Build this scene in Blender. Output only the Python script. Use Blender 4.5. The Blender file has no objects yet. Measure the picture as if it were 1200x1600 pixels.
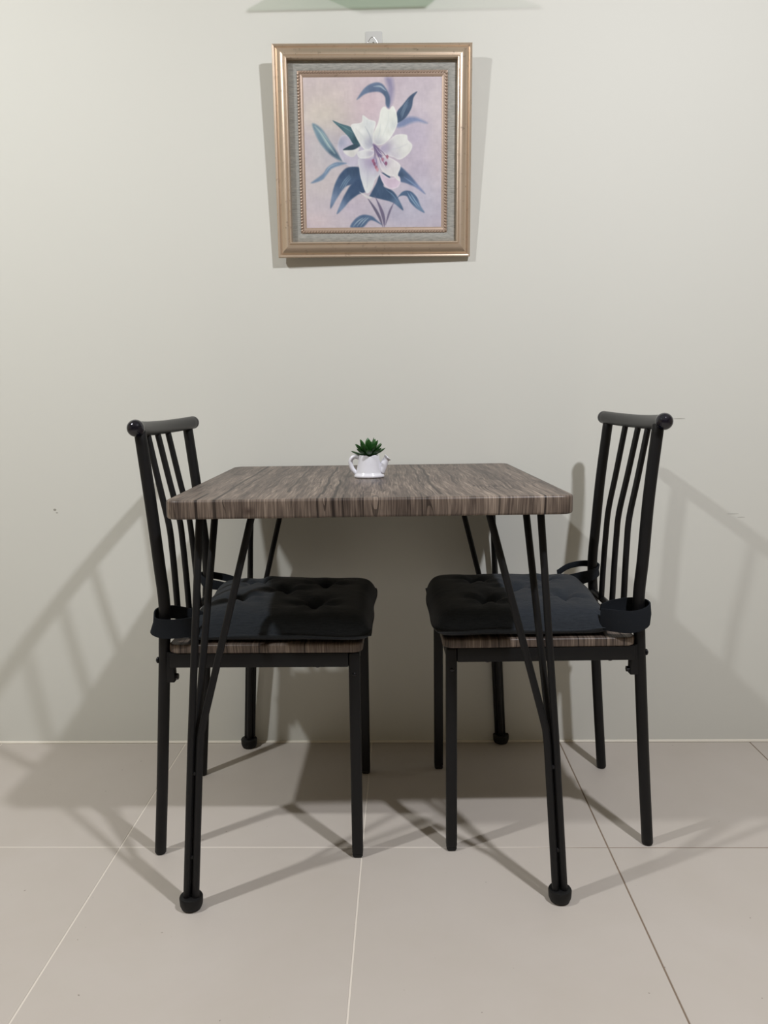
import bpy, bmesh, math, random
import numpy as np
from mathutils import Vector, Matrix
random.seed(7)
PI = math.pi
SC = bpy.context.scene
COL = SC.collection

# ------------------------------------------------------------------ camera
H, D, YAW, PITCH, ROLL, FPX = 0.911686, 2.031243, -0.023562, -0.139617, -0.012531, 1239.353
def cam_axes():
    cy, sy = math.cos(YAW), math.sin(YAW)
    fwd = Vector((sy, cy, 0)); right = Vector((cy, -sy, 0)); up = Vector((0, 0, 1))
    cp, sp = math.cos(PITCH), math.sin(PITCH)
    f2 = fwd*cp + up*sp; u2 = up*cp - fwd*sp
    cr, sr = math.cos(ROLL), math.sin(ROLL)
    return right*cr + u2*sr, u2*cr - right*sr, f2
r_, u_, f_ = cam_axes()
cam_data = bpy.data.cameras.new('camera')
cam_data.sensor_fit = 'VERTICAL'; cam_data.sensor_height = 36.0; cam_data.sensor_width = 27.0
cam_data.lens = FPX/1600*36.0
cam_data.clip_start = 0.02
cam = bpy.data.objects.new('camera', cam_data); COL.objects.link(cam)
m = Matrix(((r_.x, u_.x, -f_.x, 0), (r_.y, u_.y, -f_.y, -D), (r_.z, u_.z, -f_.z, H), (0, 0, 0, 1)))
cam.matrix_world = m
SC.camera = cam

# ------------------------------------------------------------------ world, lamps, exposure
w = bpy.data.worlds.new('world'); SC.world = w; w.use_nodes = True
w.node_tree.nodes['Background'].inputs[0].default_value = (0.5, 0.5, 0.48, 1)
w.node_tree.nodes['Background'].inputs[1].default_value = 0.05
CEIL = 2.43
def lamp(name, loc, power, color, size=0.085):
    l = bpy.data.lights.new(name, 'AREA'); l.shape = 'DISK'; l.size = size; l.energy = power; l.color = color
    o = bpy.data.objects.new(name, l); o.location = loc; COL.objects.link(o)
    # wide spot added at the same point to brighten the upper wall
    k = bpy.data.lights.new(name+'_side', 'SPOT'); k.spot_size = math.radians(172); k.spot_blend = 0.12; k.shadow_soft_size = size/2
    k.energy = power*SIDE; k.color = color
    p = bpy.data.objects.new(name+'_side', k); p.location = loc; COL.objects.link(p)
    return o
SIDE = 2.6
L1 = (0.79, -1.58, 2.40); L2 = (-1.47, -1.42, 2.40)
lamp('downlight_lamp', L1, 21.8, (0.985, 0.995, 1.05))
lamp('downlight_lamp', L2, 18.8, (0.99, 1.0, 1.01))
SC.view_settings.view_transform = 'Standard'; SC.view_settings.look = 'None'
SC.view_settings.gamma = 1; SC.view_settings.use_curve_mapping = False
SC.view_settings.exposure = 0.0

# ------------------------------------------------------------------ node helpers
def new_mat(name):
    mt = bpy.data.materials.new(name); mt.use_nodes = True
    nt = mt.node_tree; bs = nt.nodes['Principled BSDF']
    return mt, nt, bs
def N(nt, typ, **kw):
    n = nt.nodes.new(typ)
    for k, v in kw.items(): setattr(n, k, v)
    return n
def val(nt, v, sock):
    if isinstance(v, (int, float)): sock.default_value = v
    elif isinstance(v, (tuple, list)): sock.default_value = v
    else: nt.links.new(v, sock)
def M(nt, op, a, b=None, c=None, clamp=False):
    n = N(nt, 'ShaderNodeMath', operation=op); n.use_clamp = clamp
    val(nt, a, n.inputs[0])
    if b is not None: val(nt, b, n.inputs[1])
    if c is not None: val(nt, c, n.inputs[2])
    return n.outputs[0]
def mix(nt, fac, a, b, mode='MIX'):
    n = N(nt, 'ShaderNodeMix', data_type='RGBA', blend_type=mode)
    val(nt, fac, n.inputs[0]); val(nt, a, n.inputs[6]); val(nt, b, n.inputs[7])
    return n.outputs[2]
def ramp(nt, fac, stops):
    n = N(nt, 'ShaderNodeValToRGB'); e = n.color_ramp.elements
    while len(e) < len(stops): e.new(0.5)
    for s, (p, c) in zip(e, stops):
        s.position = p; s.color = c if len(c) == 4 else (*c, 1)
    nt.links.new(fac, n.inputs[0]); return n.outputs[0]
def noise(nt, vec, scale, detail=3, rough=0.5, dist=0.0):
    n = N(nt, 'ShaderNodeTexNoise'); n.inputs['Scale'].default_value = scale
    n.inputs['Detail'].default_value = detail; n.inputs['Roughness'].default_value = rough
    n.inputs['Distortion'].default_value = dist
    if vec is not None: nt.links.new(vec, n.inputs['Vector'])
    return n.outputs[0]
def bump(nt, h, strength, dist, bs):
    b = N(nt, 'ShaderNodeBump'); b.inputs['Strength'].default_value = strength; b.inputs['Distance'].default_value = dist
    nt.links.new(h, b.inputs['Height']); nt.links.new(b.outputs[0], bs.inputs['Normal'])
def coords(nt, which='Object'):
    return N(nt, 'ShaderNodeTexCoord').outputs[which]
def sep(nt, v):
    n = N(nt, 'ShaderNodeSeparateXYZ'); nt.links.new(v, n.inputs[0]); return n.outputs
def comb(nt, x, y, z=0.0):
    n = N(nt, 'ShaderNodeCombineXYZ')
    for i, v in enumerate((x, y, z)): val(nt, v, n.inputs[i])
    return n.outputs[0]
def s2l(r, g, b):
    f = lambda c: (c/255/12.92) if c/255 <= 0.04045 else ((c/255+0.055)/1.055)**2.4
    return (f(r), f(g), f(b), 1)

# ------------------------------------------------------------------ materials
def wall_mat(name, base, marks=()):
    mt, nt, bs = new_mat(name)
    co = coords(nt)
    n1 = noise(nt, co, 1.7, 3); n2 = noise(nt, co, 45, 4, 0.6)
    c = mix(nt, M(nt, 'MULTIPLY', n1, 0.5), base, tuple(x*0.94 for x in base[:3])+(1,))
    s = sep(nt, co)
    for (x0, z0, rx, rz, k) in marks:
        dx = M(nt, 'DIVIDE', M(nt, 'SUBTRACT', s[0], x0), rx); dz = M(nt, 'DIVIDE', M(nt, 'SUBTRACT', s[2], z0), rz)
        d = M(nt, 'ADD', M(nt, 'MULTIPLY', dx, dx), M(nt, 'MULTIPLY', dz, dz))
        c = mix(nt, M(nt, 'MULTIPLY', M(nt, 'LESS_THAN', d, 1.0), k), c, s2l(120, 116, 104))
    nt.links.new(c, bs.inputs['Base Color']); bs.inputs['Roughness'].default_value = 0.62
    bs.inputs['Specular IOR Level'].default_value = 0.3
    bump(nt, n2, 0.06, 0.002, bs)
    return mt
WALL = (0.70, 0.70, 0.645, 1)
M_wall = wall_mat('painted_wall', WALL, [(-0.907, 0.640, .004, .003, .7), (-0.902, 0.632, .003, .002, .5),
                  (0.700, 0.857, .016, .0012, .6), (0.846, 0.613, .016, .0012, .35), (0.868, 0.604, .010, .0012, .35)])
M_wall_other = wall_mat('painted_wall_cream', (0.52, 0.445, 0.33, 1))
M_ceil = wall_mat('ceiling_paint', (0.68, 0.65, 0.57, 1))

def tile_mat():
    mt, nt, bs = new_mat('beige_porcelain_tile')
    co = coords(nt); oi = N(nt, 'ShaderNodeObjectInfo')
    v = N(nt, 'ShaderNodeVectorMath', operation='ADD'); nt.links.new(co, v.inputs[0]); nt.links.new(oi.outputs['Location'], v.inputs[1])
    a = noise(nt, v.outputs[0], 3.2, 5, 0.6, 0.4); b = noise(nt, v.outputs[0], 16, 5, 0.65)
    base = mix(nt, a, s2l(184, 176, 164), s2l(199, 193, 185))
    base = mix(nt, M(nt, 'MULTIPLY', b, 0.35), base, s2l(196, 185, 180))
    sp = ramp(nt, noise(nt, v.outputs[0], 95, 1, 0.4), [(0.0, (0, 0, 0)), (0.797, (0, 0, 0)), (0.82, (1, 1, 1))])
    base = mix(nt, M(nt, 'MULTIPLY', sp, 0.55), base, s2l(95, 80, 68))
    nt.links.new(base, bs.inputs['Base Color'])
    bs.inputs['Roughness'].default_value = 0.5; bs.inputs['Specular IOR Level'].default_value = 0.35
    bump(nt, b, 0.04, 0.001, bs)
    return mt
M_tile = tile_mat()
def grout_mat():
    mt, nt, bs = new_mat('floor_grout')
    s = sep(nt, coords(nt))
    t = M(nt, 'ADD', M(nt, 'MULTIPLY', M(nt, 'SUBTRACT', s[0], 0.12), 4.0), M(nt, 'SUBTRACT', noise(nt, coords(nt), 9, 3), 0.5), clamp=True)
    c = mix(nt, t, s2l(220, 212, 200), s2l(128, 112, 96))
    nt.links.new(c, bs.inputs['Base Color']); bs.inputs['Roughness'].default_value = 0.9
    return mt
M_grout = grout_mat()
def plain(name, col, rough=0.5, spec=0.5, metal=0.0, nscale=60, namt=0.12, bstr=0.05, coat=0.0):
    mt, nt, bs = new_mat(name)
    n = noise(nt, coords(nt), nscale, 3)
    c = mix(nt, M(nt, 'MULTIPLY', n, namt*2), col, tuple(x*0.7 for x in col[:3])+(1,))
    nt.links.new(c, bs.inputs['Base Color']); bs.inputs['Roughness'].default_value = rough
    bs.inputs['Specular IOR Level'].default_value = spec; bs.inputs['Metallic'].default_value = metal
    bs.inputs['Coat Weight'].default_value = coat
    if bstr: bump(nt, n, bstr, 0.0006, bs)
    return mt
M_metal = plain('black_powder_coat', (0.0055, 0.0055, 0.0062, 1), 0.50, 0.30, nscale=400, bstr=0.08)
M_rail = plain('satin_black_rail', (0.020, 0.020, 0.020, 1), 0.40, 0.6, nscale=400, bstr=0.05)
M_ball = plain('glossy_black_cap', (0.004, 0.004, 0.010, 1), 0.05, 0.5, bstr=0, coat=0.3)
M_rubber = plain('black_rubber', (0.006, 0.006, 0.006, 1), 0.55, 0.3)
M_trim = plain('white_caulk', s2l(232, 226, 212), 0.5, 0.3)
M_ceramic = plain('white_glazed_ceramic', (0.80, 0.80, 0.85, 1), 0.14, 0.5, nscale=10, namt=0.03, bstr=0, coat=0.3)
M_soil = plain('green_foam_soil', (0.03, 0.05, 0.02, 1), 0.9, 0.2)
M_screw = plain('dark_steel_bolt', (0.012, 0.012, 0.015, 1), 0.3, 0.6, 0.6)
M_wire = plain('steel_wire', (0.35, 0.35, 0.34, 1), 0.3, 0.5, 0.9)
M_shelf = plain('sage_green_paint', (0.20, 0.36, 0.22, 1), 0.5, 0.3)
def plastic_mat():
    mt, nt, bs = new_mat('clear_plastic')
    n = noise(nt, coords(nt), 30)
    nt.links.new(mix(nt, n, (0.62, 0.62, 0.60, 1), (0.57, 0.57, 0.55, 1)), bs.inputs['Base Color'])
    bs.inputs['Roughness'].default_value = 0.3
    return mt
M_plastic = plastic_mat()

def wood_mat(name, cracks, knots=()):
    mt, nt, bs = new_mat(name)
    s = sep(nt, coords(nt))
    a = M(nt, 'SUBTRACT', s[1], M(nt, 'MULTIPLY', s[2], 1.0))          # runs along the grain, over the edge and down it
    wob = M(nt, 'MULTIPLY', M(nt, 'SUBTRACT', noise(nt, comb(nt, M(nt, 'MULTIPLY', s[0], 3.0), M(nt, 'MULTIPLY', a, 4.5)), 1.0, 2, 0.5), 0.5), 0.022)
    x = M(nt, 'ADD', s[0], wob)
    fine = noise(nt, comb(nt, M(nt, 'MULTIPLY', x, 330.0), M(nt, 'MULTIPLY', a, 12.0)), 1.0, 3, 0.6)
    med = noise(nt, comb(nt, M(nt, 'MULTIPLY', x, 75.0), M(nt, 'MULTIPLY', a, 4.0)), 1.0, 4, 0.6)
    big = noise(nt, comb(nt, M(nt, 'MULTIPLY', x, 17.0), M(nt, 'MULTIPLY', a, 2.4), 3.0), 1.0, 3, 0.55)
    f = M(nt, 'ADD', M(nt, 'MULTIPLY', fine, 0.42), M(nt, 'ADD', M(nt, 'MULTIPLY', med, 0.32), M(nt, 'MULTIPLY', big, 0.26)))
    c = ramp(nt, f, [(0.37, s2l(42, 34, 31)), (0.45, s2l(78, 67, 60)), (0.53, s2l(108, 95, 85)), (0.63, s2l(150, 135, 121))])
    # dark contour streaks
    n2 = noise(nt, comb(nt, M(nt, 'MULTIPLY', x, 24.0), M(nt, 'MULTIPLY', a, 2.2), 9.0), 1.0, 2, 0.5)
    cr = M(nt, 'LESS_THAN', M(nt, 'ABSOLUTE', M(nt, 'SUBTRACT', n2, 0.5)), 0.006)
    gate = ramp(nt, noise(nt, comb(nt, M(nt, 'MULTIPLY', s[0], 9.0), M(nt, 'MULTIPLY', a, 11.0), 5.0), 1.0, 2), [(0.46, (0, 0, 0)), (0.56, (1, 1, 1))])
    cr = M(nt, 'MULTIPLY', M(nt, 'MULTIPLY', cr, gate), 0.75)
    for (x0, wd, k, lo, hi) in cracks:                                   # long open cracks of the print
        d = M(nt, 'ABSOLUTE', M(nt, 'SUBTRACT', x, x0))
        g = M(nt, 'MULTIPLY', M(nt, 'LESS_THAN', d, wd), M(nt, 'MULTIPLY', M(nt, 'GREATER_THAN', a, lo), M(nt, 'LESS_THAN', a, hi)))
        cr = M(nt, 'MAXIMUM', cr, M(nt, 'MULTIPLY', g, k))
    c = mix(nt, cr, c, s2l(38, 30, 27))
    for (x0, a0, rx, ra) in knots:
        dx = M(nt, 'DIVIDE', M(nt, 'SUBTRACT', x, x0), rx); da = M(nt, 'DIVIDE', M(nt, 'SUBTRACT', a, a0), ra)
        d = M(nt, 'SQRT', M(nt, 'ADD', M(nt, 'MULTIPLY', dx, dx), M(nt, 'MULTIPLY', da, da)))
        k = M(nt, 'MULTIPLY', M(nt, 'SUBTRACT', 1.0, d, clamp=True), 0.9, clamp=True)
        c = mix(nt, k, c, s2l(58, 44, 40))
    nt.links.new(c, bs.inputs['Base Color'])
    bs.inputs['Roughness'].default_value = 0.42; bs.inputs['Specular IOR Level'].default_value = 0.4
    bump(nt, M(nt, 'SUBTRACT', f, cr), 0.2, 0.0005, bs)
    return mt
AF = -0.35-0.75   # value of the grain coordinate at the table's front top edge is about here (local z is height)
M_wood_table = wood_mat('grey_brown_wood_laminate', [
    (-0.293, .0024, .95, -1.2, -1.0), (-0.262, .0026, .9, -1.2, -0.40), (-0.085, .0026, .85, -1.04, -0.45), (0.120, .0028, .85, -1.06, -0.42), (-0.088, .0016, .9, -1.2, -1.02), (-0.062, .0022, 1, -1.2, -0.78),
    (-0.046, .0012, .9, -1.2, -1.04), (-0.012, .0012, .85, -1.2, -1.0), (0.085, .0014, .7, -1.2, -1.03), (0.295, .0018, .9, -1.2, -1.05),
    (-0.15, .0024, .75, -1.0, -0.4), (0.10, .0022, .75, -.85, -0.4), (0.215, .0018, .7, -1.2, -0.95), (-.05, .0022, .7, -.8, -.4), (.17, .0020, .7, -.9, -.6), (-.24, .0018, .7, -.95, -.5), (.02, .0018, .6, -1.0, -.7), (.26, .0018, .6, -1.0, -.6)],
    [(-0.205, -1.080, .013, .010)])
M_wood_seat = wood_mat('grey_brown_seat_laminate', [
    (-0.11, .0014, .95, -1, 1), (-0.02, .0014, .9, -1, 1), (0.045, .0012, .9, -1, 1), (0.10, .0014, .9, -1, 1), (0.135, .0014, .9, -1, 1)],
    [(0.02, -.64, .015, .03)])

def fabric_mat():
    mt, nt, bs = new_mat('charcoal_woven_fabric')
    co = coords(nt); s = sep(nt, co)
    wx = M(nt, 'SINE', M(nt, 'MULTIPLY', s[0], 2600.0)); wy = M(nt, 'SINE', M(nt, 'MULTIPLY', s[1], 2600.0))
    weave = M(nt, 'MULTIPLY', wx, wy)
    streak = noise(nt, comb(nt, M(nt, 'MULTIPLY', s[0], 60.0), M(nt, 'MULTIPLY', s[1], 420.0), M(nt, 'MULTIPLY', s[2], 420.0)), 1.0, 3, 0.7)
    c = mix(nt, streak, (0.014, 0.017, 0.022, 1), (0.044, 0.052, 0.062, 1))
    nt.links.new(c, bs.inputs['Base Color']); bs.inputs['Roughness'].default_value = 0.85
    bs.inputs['Specular IOR Level'].default_value = 0.15
    bs.inputs['Sheen Weight'].default_value = 0.12; bs.inputs['Sheen Roughness'].default_value = 0.5
    wr = noise(nt, co, 26, 4, 0.55, 0.8)
    bump(nt, M(nt, 'ADD', M(nt, 'MULTIPLY', streak, 0.3), wr), 0.5, 0.006, bs)
    return mt
M_fabric = fabric_mat()
M_strap = plain('charcoal_strap_webbing', (0.019, 0.022, 0.027, 1), 0.9, 0.1, nscale=500, namt=0.4, bstr=0.3)

def gold_mat(name, c1, c2, dirt, metal, rough):
    mt, nt, bs = new_mat(name)
    co = coords(nt); a = noise(nt, co, 9, 4, 0.6); b = noise(nt, co, 70, 4, 0.7)
    c = mix(nt, a, c1, c2)
    k = ramp(nt, b, [(0.60, (0, 0, 0)), (0.75, (1, 1, 1))])
    c = mix(nt, M(nt, 'MULTIPLY', k, 0.6), c, dirt)
    nt.links.new(c, bs.inputs['Base Color']); bs.inputs['Metallic'].default_value = metal
    bs.inputs['Roughness'].default_value = rough
    bump(nt, b, 0.12, 0.0005, bs)
    return mt
M_gold = gold_mat('worn_champagne_gilt', s2l(218, 200, 180), s2l(200, 181, 159), s2l(110, 88, 70), 0.66, 0.32)
M_rope = gold_mat('dark_gilt_rope', s2l(160, 140, 124), s2l(190, 168, 150), s2l(84, 64, 50), 0.35, 0.42)
def liner_mat():
    mt, nt, bs = new_mat('grey_washed_linen_liner')
    s = sep(nt, coords(nt))
    a = noise(nt, comb(nt, M(nt, 'MULTIPLY', s[0], 60.0), M(nt, 'MULTIPLY', s[2], 420.0)), 1.0, 3, 0.6)
    c = ramp(nt, a, [(0.30, s2l(128, 128, 120)), (0.5, s2l(152, 152, 146)), (0.70, s2l(172, 168, 160))])
    nt.links.new(c, bs.inputs['Base Color']); bs.inputs['Roughness'].default_value = 0.6
    return mt
M_liner = liner_mat()
def canvas_mat():
    mt, nt, bs = new_mat('painted_canvas')
    at = N(nt, 'ShaderNodeVertexColor'); at.layer_name = 'paint'
    s = sep(nt, coords(nt))
    weave = M(nt, 'MULTIPLY', M(nt, 'SINE', M(nt, 'MULTIPLY', s[0], 3000.0)), M(nt, 'SINE', M(nt, 'MULTIPLY', s[2], 3000.0)))
    nt.links.new(at.outputs[0], bs.inputs['Base Color']); bs.inputs['Roughness'].default_value = 0.5
    bs.inputs['Specular IOR Level'].default_value = 0.3
    bump(nt, weave, 0.08, 0.0004, bs)
    return mt
M_canvas = canvas_mat()
def leaf_mat():
    mt, nt, bs = new_mat('succulent_leaf_green')
    co = coords(nt); a = noise(nt, co, 90, 3)
    c = mix(nt, a, (0.010, 0.060, 0.010, 1), (0.035, 0.135, 0.025, 1))
    nt.links.new(c, bs.inputs['Base Color']); bs.inputs['Roughness'].default_value = 0.38
    bs.inputs['Subsurface Weight'].default_value = 0.0
    return mt
M_leaf = leaf_mat()

# ------------------------------------------------------------------ mesh helpers
def obj(name, bm, mat, parent=None, smooth=True, auto=True):
    me = bpy.data.meshes.new(name)
    bmesh.ops.recalc_face_normals(bm, faces=bm.faces)
    if smooth:
        for f in bm.faces: f.smooth = True
        if auto:
            for e in bm.edges:
                if len(e.link_faces) == 2 and e.calc_face_angle(0) > 0.65: e.smooth = False
    bm.to_mesh(me); bm.free()
    me.materials.append(mat)
    o = bpy.data.objects.new(name, me); COL.objects.link(o)
    if parent is not None: o.parent = parent
    return o
def thing(name, label, cat, loc=(0, 0, 0), rot=(0, 0, 0), group=None):
    o = bpy.data.objects.new(name, None); COL.objects.link(o)
    o.empty_display_size = 0.05
    o.location = loc; o.rotation_euler = rot; o['label'] = label; o['category'] = cat
    if group: o['group'] = group
    return o
def box(bm, x0, x1, y0, y1, z0, z1, bev=0.0, seg=2):
    g = bmesh.ops.create_cube(bm, size=1.0)
    vs = g['verts']
    for v in vs:
        v.co = Vector(((x0+x1)/2+v.co.x*(x1-x0), (y0+y1)/2+v.co.y*(y1-y0), (z0+z1)/2+v.co.z*(z1-z0)))
    if bev > 0:
        es = list({e for v in vs for e in v.link_edges})
        bmesh.ops.bevel(bm, geom=es, offset=bev, segments=seg, profile=0.5, affect='EDGES')
    return bm
def catmull(P, n):
    P = [Vector(p) for p in P]; Q = [P[0]*2-P[1]] + P + [P[-1]*2-P[-2]]; out = []
    for i in range(1, len(Q)-2):
        for k in range(n):
            t = k/n; a, b, c, d = Q[i-1], Q[i], Q[i+1], Q[i+2]
            out.append(0.5*((2*b)+(-a+c)*t+(2*a-5*b+4*c-d)*t*t+(-a+3*b-3*c+d)*t**3))
    out.append(P[-1]); return out
def tube(bm, P, r, n=14, caps='round'):
    P = [Vector(p) for p in P]
    rs = [r]*len(P) if isinstance(r, (int, float)) else list(r)
    T = []
    for i in range(len(P)):
        a = P[max(i-1, 0)]; b = P[min(i+1, len(P)-1)]; T.append((b-a).normalized())
    if caps == 'round':
        r0, r1 = rs[0], rs[-1]; A, B = P[0], P[-1]; ta, tb = T[0], T[-1]; k = 0.35
        P = [A, A+ta*r0*k*0.35] + [A+ta*r0*k] + P[1:-1] + [B-tb*r1*k, B-tb*r1*k*0.35, B]
        rs = [r0*0.6, r0*0.9, r0] + rs[1:-1] + [r1, r1*0.9, r1*0.6]
        T = [ta, ta, ta] + T[1:-1] + [tb, tb, tb]
    nrm = T[0].orthogonal().normalized(); rings = []
    for i, (p, t) in enumerate(zip(P, T)):
        if i: nrm = (nrm - t*nrm.dot(t)).normalized()
        bn = t.cross(nrm)
        rings.append([bm.verts.new(p+(nrm*math.cos(2*PI*k/n)+bn*math.sin(2*PI*k/n))*rs[i]) for k in range(n)])
    for a, b in zip(rings, rings[1:]):
        for k in range(n): bm.faces.new((a[k], a[(k+1) % n], b[(k+1) % n], b[k]))
    bm.faces.new(list(reversed(rings[0]))); bm.faces.new(rings[-1])
    return bm
def lathe(bm, prof, n=32, c=(0, 0, 0), closed=False):
    rings = []
    for r, z in prof:
        if r < 1e-6: rings.append([bm.verts.new((c[0], c[1], c[2]+z))])
        else: rings.append([bm.verts.new((c[0]+r*math.cos(2*PI*k/n), c[1]+r*math.sin(2*PI*k/n), c[2]+z)) for k in range(n)])
    for a, b in zip(rings, rings[1:]):
        for k in range(n):
            q = [a[k % len(a)], a[(k+1) % len(a)], b[(k+1) % len(b)], b[k % len(b)]]
            q2 = []
            for v in q:
                if v not in q2: q2.append(v)
            if len(q2) > 2: bm.faces.new(q2)
    return bm
def slab(bm, w, d, z0, z1, rc, re, x0=0.0, y0=0.0, nc=8, ne=4):
    """a board with rounded plan corners and rounded-over edges"""
    rings = []
    prof = [(re*(1-math.cos(t)), z0+re*(1-math.sin(t))) for t in [PI/2*(1-i/ne) for i in range(ne+1)]]
    prof = [(re*(1-math.sin(PI/2*i/ne)), z0+re*(1-math.cos(PI/2*i/ne))) for i in range(ne+1)]
    prof += [(re*(1-math.cos(PI/2*i/ne)), z1-re*(1-math.sin(PI/2*i/ne))) for i in range(ne+1)]
    for ins, z in prof:
        R = max(rc-ins, 0.0005); hw = w/2-ins; hd = d/2-ins; ring = []
        for q, (sx, sy) in enumerate(((1, 1), (-1, 1), (-1, -1), (1, -1))):
            for k in range(nc+1):
                t = PI/2*q+PI/2*k/nc
                ring.append(bm.verts.new((x0+sx*(hw-R)+R*math.cos(t), y0+sy*(hd-R)+R*math.sin(t), z)))
        rings.append(ring)
    n = len(rings[0])
    for a, b in zip(rings, rings[1:]):
        for k in range(n): bm.faces.new((a[k], a[(k+1) % n], b[(k+1) % n], b[k]))
    bm.faces.new(list(reversed(rings[0]))); bm.faces.new(rings[-1])
    return bm
def sphere(bm, c, r, seg=24, sc=(1, 1, 1)):
    g = bmesh.ops.create_uvsphere(bm, u_segments=seg, v_segments=seg//2, radius=r)
    for v in g['verts']: v.co = Vector((v.co.x*sc[0]+c[0], v.co.y*sc[1]+c[1], v.co.z*sc[2]+c[2]))
    return bm
def struct(o): o['kind'] = 'structure'; return o
B = bmesh.new

# ------------------------------------------------------------------ the room
XL, XR, YF = -3.2, 3.2, -6.0
floor = struct(obj('floor', box(B(), XL, XR, YF, 0, -0.06, -0.0007), M_grout, smooth=False))
T, X0, G = 0.50342, -0.59223, 0.50911
GR = 0.0026
tile_meshes = {}
def tile(x0, x1, y0, y1):
    x0, x1, y0, y1 = max(x0, XL), min(x1, XR), max(y0, YF), min(y1, -0.004)
    if x1-x0 < 0.03 or y1-y0 < 0.03: return
    key = (round(x1-x0, 4), round(y1-y0, 4))
    if key not in tile_meshes:
        bm = B(); hx = key[0]/2-GR/2; hy = key[1]/2-GR/2
        box(bm, -hx, hx, -hy, hy, -0.0080, 0.0, 0.0008, 1)
        o = obj('tile', bm, M_tile, floor, smooth=False); tile_meshes[key] = o.data
    else:
        o = bpy.data.objects.new('tile', tile_meshes[key]); COL.objects.link(o); o.parent = floor
    o.location = ((x0+x1)/2, (y0+y1)/2, 0)
nx = range(-6, 8)
for i in nx:
    xa = X0+i*T; xb = xa+T
    tile(xa, xb, -G, 0)
    for j in range(0, 11):
        tile(xa, xb, -G-(j+1)*T, -G-j*T)
struct(obj('wall_back', box(B(), XL, XR, 0, 0.12, -0.06, CEIL), M_wall, smooth=False))
struct(obj('wall_left', box(B(), XL-0.12, XL, YF, 0.12, -0.06, CEIL), M_wall_other, smooth=False))
struct(obj('wall_right', box(B(), XR, XR+0.12, YF, 0.12, -0.06, CEIL), M_wall_other, smooth=False))
struct(obj('wall_front', box(B(), XL-0.12, XR+0.12, YF-0.12, YF, -0.06, CEIL), M_wall_other, smooth=False))
struct(obj('ceiling', box(B(), XL-0.12, XR+0.12, YF-0.12, 0.12, CEIL, CEIL+0.1), M_ceil, smooth=False))
# thin caulk bead where the wall meets the floor
bm = B()
nseg = 6
pts = [(0.0, 0.0), (0.0, 0.0050), (-0.0022, 0.0042), (-0.0040, 0.0020), (-0.0046, 0.0)]
ra = [bm.verts.new((XL, y, z)) for y, z in pts]; rb = [bm.verts.new((XR, y, z)) for y, z in pts]
for k in range(len(pts)): bm.faces.new((ra[k], ra[(k+1) % 5], rb[(k+1) % 5], rb[k]))
bm.faces.new(ra); bm.faces.new(rb)
struct(obj('trim_1', bm, M_trim, smooth=False))

# ------------------------------------------------------------------ shelf that throws the shadow at the top edge
def glass_mat():
    mt, nt, bs = new_mat('green_tinted_glass')
    nt.nodes.remove(bs); out = [n for n in nt.nodes if n.type == 'OUTPUT_MATERIAL'][0]
    tr_ = N(nt, 'ShaderNodeBsdfTransparent'); tr_.inputs[0].default_value = (0.66, 0.76, 0.69, 1)
    gl = N(nt, 'ShaderNodeBsdfGlossy'); gl.inputs['Roughness'].default_value = 0.03
    ms = N(nt, 'ShaderNodeMixShader'); ms.inputs[0].default_value = 0.07; nt.links.new(tr_.outputs[0], ms.inputs[1]); nt.links.new(gl.outputs[0], ms.inputs[2])
    nt.links.new(ms.outputs[0], out.inputs['Surface'])
    return mt
sh = thing('wall_shelf', 'green tinted glass wall shelf just above the picture, seen by its shadow on the wall', 'shelf', (-0.0535, 0, 1.888))
obj('glass_plate', box(B(), -0.1915, 0.1915, -0.1568, -0.0005, 0.0005, 0.0065), glass_mat(), sh, smooth=False)
obj('front_edge', box(B(), -0.1915, 0.1915, -0.1595, -0.1569, 0.0, 0.0035, 0.0006), plain('frosted_green_edge', (0.10, 0.14, 0.11, 1), 0.3), sh, smooth=False)
# ------------------------------------------------------------------ framed painting
PW, PH = 0.4693, 0.4785
lean, twist, inroll = 0.0619, 0.0304, 0.0032
pic = thing('framed_painting', 'square lily painting in a champagne gilt frame leaning out from the wall', 'picture', (-0.0637, -0.0080, 1.2605))
pic.rotation_euler = (lean, inroll, twist)
def rail_piece(prof, side, W, Hh):
    """profile = (distance in from the outer edge, height off the back); mitred"""
    bm = B(); ends = []
    for e in (0, 1):
        ring = []
        for d, h in prof:
            if side == 'bottom': p = ((-W/2+d) if e == 0 else (W/2-d), -h, d)
            elif side == 'top': p = ((-W/2+d) if e == 0 else (W/2-d), -h, Hh-d)
            elif side == 'left': p = (-W/2+d, -h, d if e == 0 else Hh-d)
            else: p = (W/2-d, -h, d if e == 0 else Hh-d)
            ring.append(bm.verts.new(p))
        ends.append(ring)
    n = len(prof)
    for k in range(n): bm.faces.new((ends[0][k], ends[0][(k+1) % n], ends[1][(k+1) % n], ends[1][k]))
    bm.faces.new(ends[0]); bm.faces.new(ends[1])
    return bm
gold_prof = [(0.0020, 0.0), (0.0, 0.0100), (0.0006, 0.0125), (0.0028, 0.0136), (0.0055, 0.0130), (0.0068, 0.0112), (0.0076, 0.0104), (0.0082, 0.0112)]
for i in range(11):
    t = i/10; gold_prof.append((0.0086+0.0190*t, 0.0108+0.0125*math.sin(PI/2*t)**0.85))
gold_prof += [(0.0286, 0.0220), (0.0296, 0.0220), (0.0306, 0.0236), (0.0325, 0.0244), (0.0344, 0.0234), (0.0356, 0.0190), (0.0362, 0.0120), (0.0362, 0.0)]
liner_prof = [(0.0362, 0.0), (0.0362, 0.0088), (0.0380, 0.0096), (0.0500, 0.0084), (0.0560, 0.0080), (0.0572, 0.0070), (0.0572, 0.0)]
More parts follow.
